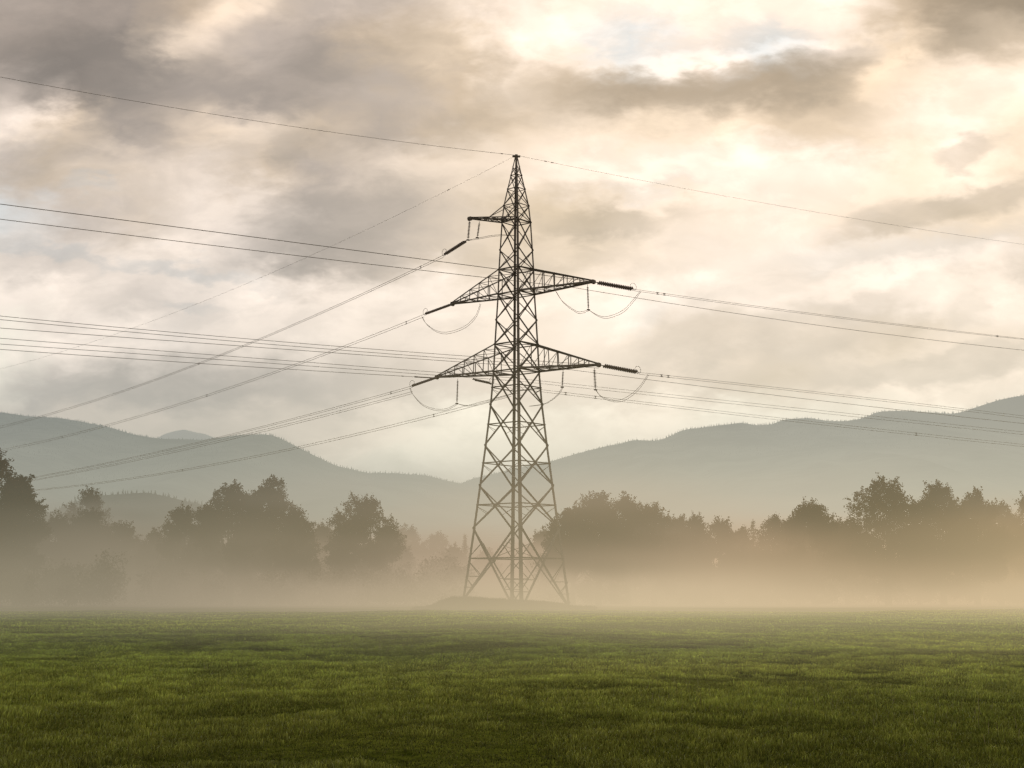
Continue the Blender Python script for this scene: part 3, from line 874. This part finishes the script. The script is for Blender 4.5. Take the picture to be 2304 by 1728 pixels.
hill("hill", "grey blue forested hill on the left falling to the valley", [(-700, 900), (-300, 915), (0, 927), (60, 936), (130, 940), (200, 952), (250, 962), (300, 977), (345, 984), (400, 988), (460, 991), (520, 982), (560, 978), (600, 978), (630, 986), (650, 996), (680, 1012), (720, 1032), (760, 1050), (830, 1064), (900, 1065), (960, 1070), (1020, 1085), (1045, 1090), (1120, 1112), (1250, 1160), (1400, 1210), (1600, 1270)],
     3000, 1700, 5, 5.2, 5.0, 3)
hill("hill", "long hazy forested hill on the right of the pylon", [(500, 1290), (800, 1180), (950, 1115), (1035, 1088), (1065, 1076), (1100, 1069), (1160, 1054), (1240, 1037), (1330, 1012), (1400, 997), (1420, 990), (1480, 992), (1505, 984), (1540, 967), (1600, 959), (1670, 951), (1700, 958), (1740, 955), (1760, 945), (1820, 940), (1850, 946), (1900, 948), (1945, 941), (2000, 936), (2100, 950), (2304, 985), (2700, 1040)],
     3600, 2000, 5, 6.2, 6.0, 5)
hill("hill", "farther higher hill at the right edge behind the long hill", [(1500, 1060), (1700, 1020), (1850, 968), (1950, 938), (1975, 928), (2010, 925), (2060, 927), (2150, 930), (2175, 924), (2220, 908), (2260, 897), (2304, 890), (2500, 850), (2900, 820)],
     4400, 2300, 6, 7.5, 8, 9)
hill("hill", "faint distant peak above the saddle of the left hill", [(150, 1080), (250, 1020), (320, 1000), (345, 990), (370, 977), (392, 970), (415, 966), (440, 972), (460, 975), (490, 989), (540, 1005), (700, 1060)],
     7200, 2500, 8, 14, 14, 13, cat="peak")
hill("hill", "low wooded rise in the mist behind the gap in the left trees", [(120, 1150), (200, 1118), (265, 1113), (300, 1110), (330, 1108), (355, 1112), (400, 1122), (470, 1140), (600, 1160), (760, 1190), (900, 1230), (1050, 1280)],
     760, 260, 3, 2.3, 1.6, 17)

# ------------------------------------------------------------------ mist and haze (real volumes standing in the place; scattered light put in as emission)
def vol_box(name, lo, hi, mat, label, cat):
    m = MB()
    (x0, y0, z0), (x1, y1, z1) = lo, hi
    m.prism([(x0, y0, z0), (x1, y0, z0), (x1, y1, z0), (x0, y1, z0)], [(x0, y0, z1), (x1, y0, z1), (x1, y1, z1), (x0, y1, z1)])
    return tag(m.build(name, mat), label, cat, kind="stuff")

class NG:
    def __init__(s, nt): s.N = nt.nodes; s.L = nt.links
    def val(s, a, sock):
        if isinstance(a, (int, float)): sock.default_value = a
        else: s.L.new(a, sock)
    def m(s, op, a, b=0.0, c=None, clamp=False):
        n = s.N.new("ShaderNodeMath"); n.operation = op; n.use_clamp = clamp
        s.val(a, n.inputs[0]); s.val(b, n.inputs[1])
        if c is not None: s.val(c, n.inputs[2])
        return n.outputs[0]
    def rng(s, x, a, b, c, d, smooth=True):
        n = s.N.new("ShaderNodeMapRange"); n.interpolation_type = 'SMOOTHSTEP' if smooth else 'LINEAR'
        s.val(x, n.inputs[0])
        for i, q in enumerate((a, b, c, d)): s.val(q, n.inputs[i + 1])
        return n.outputs[0]
    def mix(s, f, a, b):
        n = s.N.new("ShaderNodeMix"); n.data_type = 'RGBA'
        s.val(f, n.inputs[0])
        for q, k in ((a, 6), (b, 7)):
            if isinstance(q, tuple): n.inputs[k].default_value = (*q, 1)
            else: s.L.new(q, n.inputs[k])
        return n.outputs[2]

def vol_mat(name, fn, step):
    m, nt, N, L = new_mat(name)
    g = NG(nt)
    out = N.new("ShaderNodeOutputMaterial"); geo = N.new("ShaderNodeNewGeometry"); sep = N.new("ShaderNodeSeparateXYZ")
    L.new(geo.outputs["Position"], sep.inputs[0])
    dens, col = fn(g, sep.outputs[0], sep.outputs[1], sep.outputs[2], geo.outputs["Position"], N, L)
    ab = N.new("ShaderNodeVolumeAbsorption"); ab.inputs["Color"].default_value = (0, 0, 0, 1)
    em = N.new("ShaderNodeEmission"); ad = N.new("ShaderNodeAddShader")  # emission stands in for daylight scattered inside the volume
    L.new(dens, ab.inputs["Density"]); L.new(col, em.inputs[0]); L.new(dens, em.inputs[1])
    L.new(ab.outputs[0], ad.inputs[0]); L.new(em.outputs[0], ad.inputs[1]); L.new(ad.outputs[0], out.inputs["Volume"])
    m.cycles.volume_step_rate = step
    m.cycles.volume_sampling = 'DISTANCE'
    return m

def mist_fn(g, x, y, z, pos, N, L):
    mp = N.new("ShaderNodeMapping"); mp.inputs["Scale"].default_value = (1, 1, 5); L.new(pos, mp.inputs[0])
    no = N.new("ShaderNodeTexNoise"); no.inputs["Scale"].default_value = 0.030; no.inputs["Detail"].default_value = 1
    L.new(mp.outputs[0], no.inputs["Vector"])
    nf = no.outputs["Fac"]
    near = g.m("ADD", g.rng(y, 14, 50, 0.0005, 0.0145), g.rng(y, 45, 90, 0.0, 0.0100))
    far = g.rng(y, 150, 200, 0.0, 0.034)
    far2 = g.rng(y, 165, 215, 0.0, 0.032)
    near = g.m('MULTIPLY', near, g.rng(y, 108, 140, 1.0, 0.38))
    base = g.m('ADD', g.m('ADD', near, far), far2)
    hs = g.rng(y, 100, 215, 3.0, 4.3)
    hs = g.m('MULTIPLY', hs, g.rng(nf, 0.3, 0.7, 0.62, 1.42))
    zz = g.m('MAXIMUM', g.m('ADD', z, 0.0), 0.0)
    fall = g.m('EXPONENT', g.m('MULTIPLY', g.m('DIVIDE', zz, hs), -1.0), 0.0)
    top = g.rng(z, 18, 26, 1.0, 0.0)
    d = g.m('MULTIPLY', g.m('MULTIPLY', base, fall), top)
    d = g.m('MULTIPLY', d, g.rng(nf, 0.25, 0.75, 0.4, 1.6))
    # low sun's light put into the emission colour: warmer, brighter on the right
    az = g.m('DIVIDE', x, g.m('MAXIMUM', y, 20.0))
    t = g.rng(az, -0.34, 0.12, 0.0, 1.0)
    t2 = g.rng(az, 0.0, 0.36, 0.0, 1.0)
    lowc = g.mix(t, (0.345, 0.276, 0.215), (0.635, 0.478, 0.345))
    lowc = g.mix(t2, lowc, (0.690, 0.480, 0.315))
    upc = g.mix(t, (0.272, 0.215, 0.175), (0.540, 0.382, 0.278))
    upc = g.mix(t2, upc, (0.530, 0.305, 0.165))
    c = g.mix(g.rng(z, 0.8, 6.0, 0.0, 1.0), lowc, upc)
    c = g.mix(g.rng(z, 8.0, 16.0, 0.0, 1.0), c, g.mix(t, (0.43, 0.395, 0.34), (0.62, 0.53, 0.42)))
    c = g.mix(g.rng(y, 72, 104, 1.0, 0.0), c, g.mix(t, (0.305, 0.280, 0.175), (0.63, 0.53, 0.30)))  # near mist: greenish light bounced off the grass put into its glow
    return d, c
M_MIST = vol_mat("ground_mist", mist_fn, 0.28)
vol_box("mist", (-230, 16, -2), (230, 420, 27), M_MIST, "low ground mist lying over the back of the meadow and the trees", "mist")

def haze_fn(g, x, y, z, pos, N, L):
    fall = g.m('EXPONENT', g.m('MULTIPLY', g.m('MAXIMUM', z, 0.0), -1 / 210.0), 0.0)
    low = g.m('EXPONENT', g.m('MULTIPLY', g.m('MAXIMUM', z, 0.0), -1 / 55.0), 0.0)
    d = g.m('ADD', g.m('MULTIPLY', fall, 0.00030), g.m('MULTIPLY', low, 0.0014))
    d = g.m('ADD', d, g.rng(z, 500.0, 1150.0, 0.00017, 0.0))
    az = g.m('DIVIDE', x, g.m('MAXIMUM', y, 100.0))
    t = g.rng(az, -0.36, 0.30, 0.0, 1.0)
    lowc = g.mix(t, (0.50, 0.525, 0.465), (0.62, 0.63, 0.54))
    upc = g.mix(t, (0.192, 0.208, 0.220), (0.288, 0.292, 0.296))
    c = g.mix(g.rng(z, 20.0, 300.0, 0.0, 1.0), lowc, upc)
    c = g.mix(g.rng(z, 380.0, 700.0, 0.0, 1.0), c, g.mix(g.rng(az, -0.22, 0.02, 0.0, 1.0), (0.57, 0.54, 0.49), (1.22, 1.00, 0.66)))  # high haze: creamy horizon glow put into its emission colour
    return d, c
M_HAZE = vol_mat("valley_haze", haze_fn, 0.7)
vol_box("haze", (-3400, 430, -3), (3400, 7300, 1200), M_HAZE, "pale blue grey haze filling the valley in front of the hills", "haze")

# ------------------------------------------------------------------ sky
world = bpy.data.worlds.new("World"); scene.world = world; world.use_nodes = True
nt = world.node_tree; nt.nodes.clear(); N = nt.nodes; L = nt.links; g = NG(nt)
SUN_AZ, SUN_EL = math.radians(19), math.radians(17)
def srgb(c):
    c /= 255.0
    return c / 12.92 if c <= 0.04045 else ((c + 0.055) / 1.055) ** 2.4
def tone(s):
    l = int(s[:3]); t = s[3] if len(s) > 3 else 'w'
    k = max(0.0, min(1.0, (l - 215) / 35.0))
    if t == 'w': r, g_, b = l + 13, l - 7 + 4 * k, l - 31 + 14 * k
    elif t == 'y': r, g_, b = l + 14, l - 7 + 2 * k, l - 36 + 12 * k
    elif t == 'm': r, g_, b = l + 9, l - 5, l - 16
    elif t == 'b': r, g_, b = l - 5, l + 1, l + 6
    return tuple(srgb(max(0, min(340, q))) for q in (r, g_, b))
# rows: photo y of 0, 96, ... ; columns: every 144 px
GRID = [
 (-500, "151m 142m 154m 166m 189m 188m 188m 223 234 221 233 217 217 214 168 140 127"),
 (0, "167m 150m 154m 183 226 197m 194m 239 263 244 254 247 249 255 182 137 125"),
 (96, "142m 129m 141m 227 188m 174m 196 215 267 274 231b 238m 207b 240m 204 180 216"),
 (192, "197m 128m 150m 171m 168m 171m 191m 187 230 194 160 168 152 174 200 232 246"),
 (288, "265 214 163m 220 230 204 171m 186 197 228 217 219 186 191 231 265 234y"),
 (384, "217m 214 238 245 208 183m 239 235 235 245 257 260 266 258 239y 263y 232y"),
 (480, "254b 218m 233 267 263 197m 202m 229 212y 211y 235y 250y 257 254y 240y 224y 236y"),
 (576, "267m 256m 293 283 265m 187m 194m 231 231y 232y 254y 263 270 269m 249m 234m 211m"),
 (672, "322 294 256m 276m 299 291 298 307 290y 302 318 259m 254m 232m 258m 294 281"),
 (768, "340y 327 319 292m 285 306 282 285 296y 308y 281y 250y 279y 249y 234y 272y 261y"),
 (864, "340y 243m 218m 209m 206m 244m 254 267 287y 292y 264y 248y 227y 258y 295y 300y 302y"),
 (960, "275y 271y 273y 285y 298y 316y 329y 337y 340y 335y 333y 340y 340y 340y 340y 340y 340y"),
 (1056, "290y 290y 290y 298y 314y 335y 340y 340y 340y 340y 340y 340y 340y 340y 340y 340y 340y"),
 (1200, "290y 290y 290y 298y 314y 327y 340y 340y 340y 340y 340y 340y 340y 340y 340y 340y 340y"),
]
tc = N.new("ShaderNodeTexCoord"); sp = N.new("ShaderNodeSeparateXYZ"); L.new(tc.outputs["Generated"], sp.inputs[0])
dx, dy, dz = sp.outputs
yy = g.m('MAXIMUM', dy, 0.12)
u = g.m('DIVIDE', dx, yy); v = g.m('DIVIDE', dz, yy)
cmb = N.new("ShaderNodeCombineXYZ"); L.new(u, cmb.inputs[0]); L.new(g.m('MULTIPLY', v, 1.9), cmb.inputs[1]); cmb.inputs[2].default_value = 3.7
def noise(scale, det, rough=0.5, dist=0.0, off=0.0):
    mp = N.new("ShaderNodeMapping"); mp.inputs["Location"].default_value = (off, off * 0.7, 0); mp.inputs["Rotation"].default_value = (0, 0, -0.18)
    L.new(cmb.outputs[0], mp.inputs[0])
    n = N.new("ShaderNodeTexNoise"); n.inputs["Scale"].default_value = scale; n.inputs["Detail"].default_value = det
    n.inputs["Roughness"].default_value = rough; n.inputs["Distortion"].default_value = dist
    L.new(mp.outputs[0], n.inputs["Vector"]); return n
w1 = noise(9, 5, 0.55, 0.3); w2 = noise(9, 5, 0.55, 0.3, 5.0)
w3 = noise(34, 4, 0.55, 0.2, 2.0)
uw = g.m('ADD', u, g.m('MULTIPLY', g.m('SUBTRACT', w1.outputs["Fac"], 0.5), 0.10))
vw = g.m('ADD', v, g.m('MULTIPLY', g.m('SUBTRACT', w2.outputs["Fac"], 0.5), 0.050))
uw = g.m('ADD', uw, g.m('MULTIPLY', g.m('SUBTRACT', w3.outputs["Fac"], 0.5), 0.055))
vw = g.m('ADD', vw, g.m('MULTIPLY', g.m('SUBTRACT', w3.outputs["Fac"], 0.5), 0.036))
def vof(py):
    du = 864 - py; return (F * SP + du * CP) / (F * CP - du * SP)
U0 = -1152 / 3110.0; U1 = 1152 / 3110.0
upos = g.rng(uw, U0, U1, 0.0, 1.0, smooth=False)
prev = None; prevv = None
for (py, row) in GRID:
    cols = [tone(q) for q in row.split()]
    rp = N.new("ShaderNodeValToRGB"); rp.color_ramp.interpolation = 'LINEAR'
    el = rp.color_ramp.elements
    while len(el) < len(cols): el.new(0.5)
    for i, c in enumerate(cols):
        el[i].position = i / (len(cols) - 1); 
    for i, c in enumerate(cols):
        el[i].color = (*c, 1)
    L.new(upos, rp.inputs[0])
    vv = vof(py)
    if prev is None: prev = rp.outputs[0]
    else:
        f = g.rng(vw, prevv, vv, 0.0, 1.0)
        prev = g.mix(f, prev, rp.outputs[0])
    prevv = vv
# cloud banks: (x, y, half length, half height, tilt, brightness) measured on the photograph, as directions in the sky
cw = N.new("ShaderNodeCombineXYZ"); L.new(uw, cw.inputs[0]); L.new(vw, cw.inputs[1])
def bank(px, py, rx, ry, rot, soft=0.1):
    mp = N.new("ShaderNodeMapping"); mp.vector_type = 'TEXTURE'
    mp.inputs["Location"].default_value = ((px - 1152) / 3110.0, vof(py), 0)
    mp.inputs["Rotation"].default_value = (0, 0, math.radians(rot))
    mp.inputs["Scale"].default_value = (rx / 3110.0, ry / 3110.0, 1)
    L.new(cw.outputs[0], mp.inputs[0])
    ln = N.new("ShaderNodeVectorMath"); ln.operation = 'LENGTH'; L.new(mp.outputs[0], ln.inputs[0])
    return g.rng(ln.outputs["Value"], soft, 1.25, 1.0, 0.0)
BANKS = [(200, 150, 330, 110, 12, .84), (700, 170, 320, 105, 8, .88), (60, 350, 150, 48, 0, .88), (1590, 195, 400, 58, 5, .83),
 (1880, 150, 120, 70, 20, .84), (2240, 40, 190, 110, 15, .72), (1370, 500, 210, 48, 5, .77), (2130, 465, 270, 44, 13, .72), (2180, 345, 110, 28, 15, .78),
 (740, 500, 250, 95, 22, .84), (650, 330, 90, 55, 20, .86), (1700, 765, 420, 72, 5, .84), (2130, 828, 300, 36, 5, .80), (2180, 690, 80, 60, 20, .86),
 (230, 880, 210, 60, 0, .93), (1150, 200, 160, 50, 10, .92),
 (490, 45, 150, 55, 35, 1.35), (70, 240, 125, 75, -10, 1.25), (480, 265, 150, 48, 8, 1.14),
 (1650, 112, 400, 26, 6, 1.24), (2010, 170, 55, 90, -30, 1.22), (1650, 300, 520, 52, 4, 1.14), (1400, 390, 260, 36, 0, 1.12),
 (1960, 625, 360, 30, 12, 1.20), (200, 650, 320, 45, 0, 1.07), (640, 640, 230, 40, 5, 1.08), (1550, 640, 200, 45, 25, 1.08),
 (1030, 1000, 420, 100, 0, 1.20), (2150, 350, 1100, 560, 0, 1.06), (1440, 930, 160, 40, 5, 1.06), (1960, 890, 240, 24, -4, 1.10), (1300, 650, 120, 90, 0, 1.05)]
fac = None
for (a_, b_, c_, d_, e_, f_) in BANKS:
    k_ = g.m('ADD', g.m('MULTIPLY', bank(a_, b_, c_, d_, e_, 0.45 if f_ < 0.87 else 0.1), f_ ** 1.6 - 1.0), 1.0)
    fac = k_ if fac is None else g.m('MULTIPLY', fac, k_)
BLUES = [(90, 560, 190, 24, -6, .75), (430, 610, 240, 30, -8, .8), (1700, 90, 190, 40, 10, .5), (190, 418, 60, 22, 0, .5), (430, 690, 90, 16, 0, .5),
         (1950, 570, 380, 50, 4, .45), (1480, 690, 90, 45, 20, .5), (1480, 420, 160, 16, 0, .3), (1370, 90, 80, 30, 10, .4)]
for (a_, b_, c_, d_, e_, f_) in BLUES:
    prev = g.mix(g.m('MULTIPLY', bank(a_, b_, c_, d_, e_, 0.2), f_ * 0.6), prev, (0.62, 0.68, 0.73))
# fine cloud structure
dt = noise(16, 9, 0.6, 0.6, 9.0); dt2 = noise(5.5, 6, 0.6, 0.4, 1.3)
amp = g.m('MULTIPLY', g.m('SUBTRACT', dt.outputs["Fac"], 0.5), 0.42)
amp = g.m('ADD', amp, g.m('MULTIPLY', g.m('SUBTRACT', dt2.outputs["Fac"], 0.5), 0.30))
puff = noise(13, 10, 0.62, 0.3, 4.4)
amp = g.m('ADD', amp, g.rng(puff.outputs['Fac'], 0.44, 0.60, -0.07, 0.08))
amp = g.m('MULTIPLY', g.m('MULTIPLY', g.m('ADD', amp, 1.10), fac), g.m('MULTIPLY', g.rng(v, 0.06, 0.22, 1.24, 1.0), g.rng(u, -0.3, 0.3, 1.02, 1.14)))
sc = N.new("ShaderNodeVectorMath"); sc.operation = 'SCALE'; L.new(prev, sc.inputs[0]); L.new(amp, sc.inputs[3])
# rest of the sky dome: even overcast
wb = N.new('ShaderNodeVectorMath'); wb.operation = 'MULTIPLY'; L.new(sc.outputs[0], wb.inputs[0]); wb.inputs[1].default_value = (1.045, 0.990, 0.94)
rear = g.rng(dy, 0.12, 0.5, 1.0, 0.0)
ov = g.mix(g.rng(dz, 0.0, 0.8, 0.0, 1.0), (0.42, 0.38, 0.33), (0.50, 0.47, 0.45))
colr = g.mix(rear, wb.outputs[0], ov)
colr = g.mix(g.rng(dz, 0.55, 0.85, 0.0, 1.0), colr, (0.50, 0.47, 0.45))
colr = g.mix(g.rng(dz, -0.06, -0.01, 1.0, 0.0), colr, (0.10, 0.10, 0.05))
sky = N.new("ShaderNodeTexSky"); sky.sky_type = 'NISHITA'; sky.sun_disc = False
sky.sun_elevation = SUN_EL; sky.sun_rotation = SUN_AZ
b1 = N.new("ShaderNodeBackground"); L.new(sky.outputs[0], b1.inputs[0]); b1.inputs[1].default_value = 0.06
b2 = N.new("ShaderNodeBackground"); L.new(colr, b2.inputs[0]); b2.inputs[1].default_value = 1.0
mx = N.new("ShaderNodeMixShader"); mx.inputs[0].default_value = 0.95
L.new(b1.outputs[0], mx.inputs[1]); L.new(b2.outputs[0], mx.inputs[2])
wo = N.new("ShaderNodeOutputWorld"); L.new(mx.outputs[0], wo.inputs[0])

sun_d = bpy.data.lights.new("sun", 'SUN'); sun_d.energy = 1.2; sun_d.angle = math.radians(12); sun_d.color = (1.0, 0.86, 0.66)
sun = bpy.data.objects.new("sun", sun_d)
sdir = Vector((math.sin(SUN_AZ) * math.cos(SUN_EL), math.cos(SUN_AZ) * math.cos(SUN_EL), math.sin(SUN_EL)))
sun.rotation_euler = sdir.to_track_quat('Z', 'Y').to_euler()
sun.location = (60, 100, 80)
COL.objects.link(sun)

# ------------------------------------------------------------------ render
scene.view_settings.view_transform = 'Standard'
scene.view_settings.look = 'None'
scene.view_settings.exposure = 0
scene.cycles.use_adaptive_sampling = True
scene.cycles.adaptive_threshold = 0.03
scene.cycles.adaptive_min_samples = 12
scene.cycles.max_bounces = 3
scene.cycles.diffuse_bounces = 2
scene.cycles.transmission_bounces = 3
scene.cycles.glossy_bounces = 2
scene.cycles.volume_bounces = 0
scene.cycles.transparent_max_bounces = 16
scene.cycles.use_denoising = True
scene.cycles.filter_width = 1.5
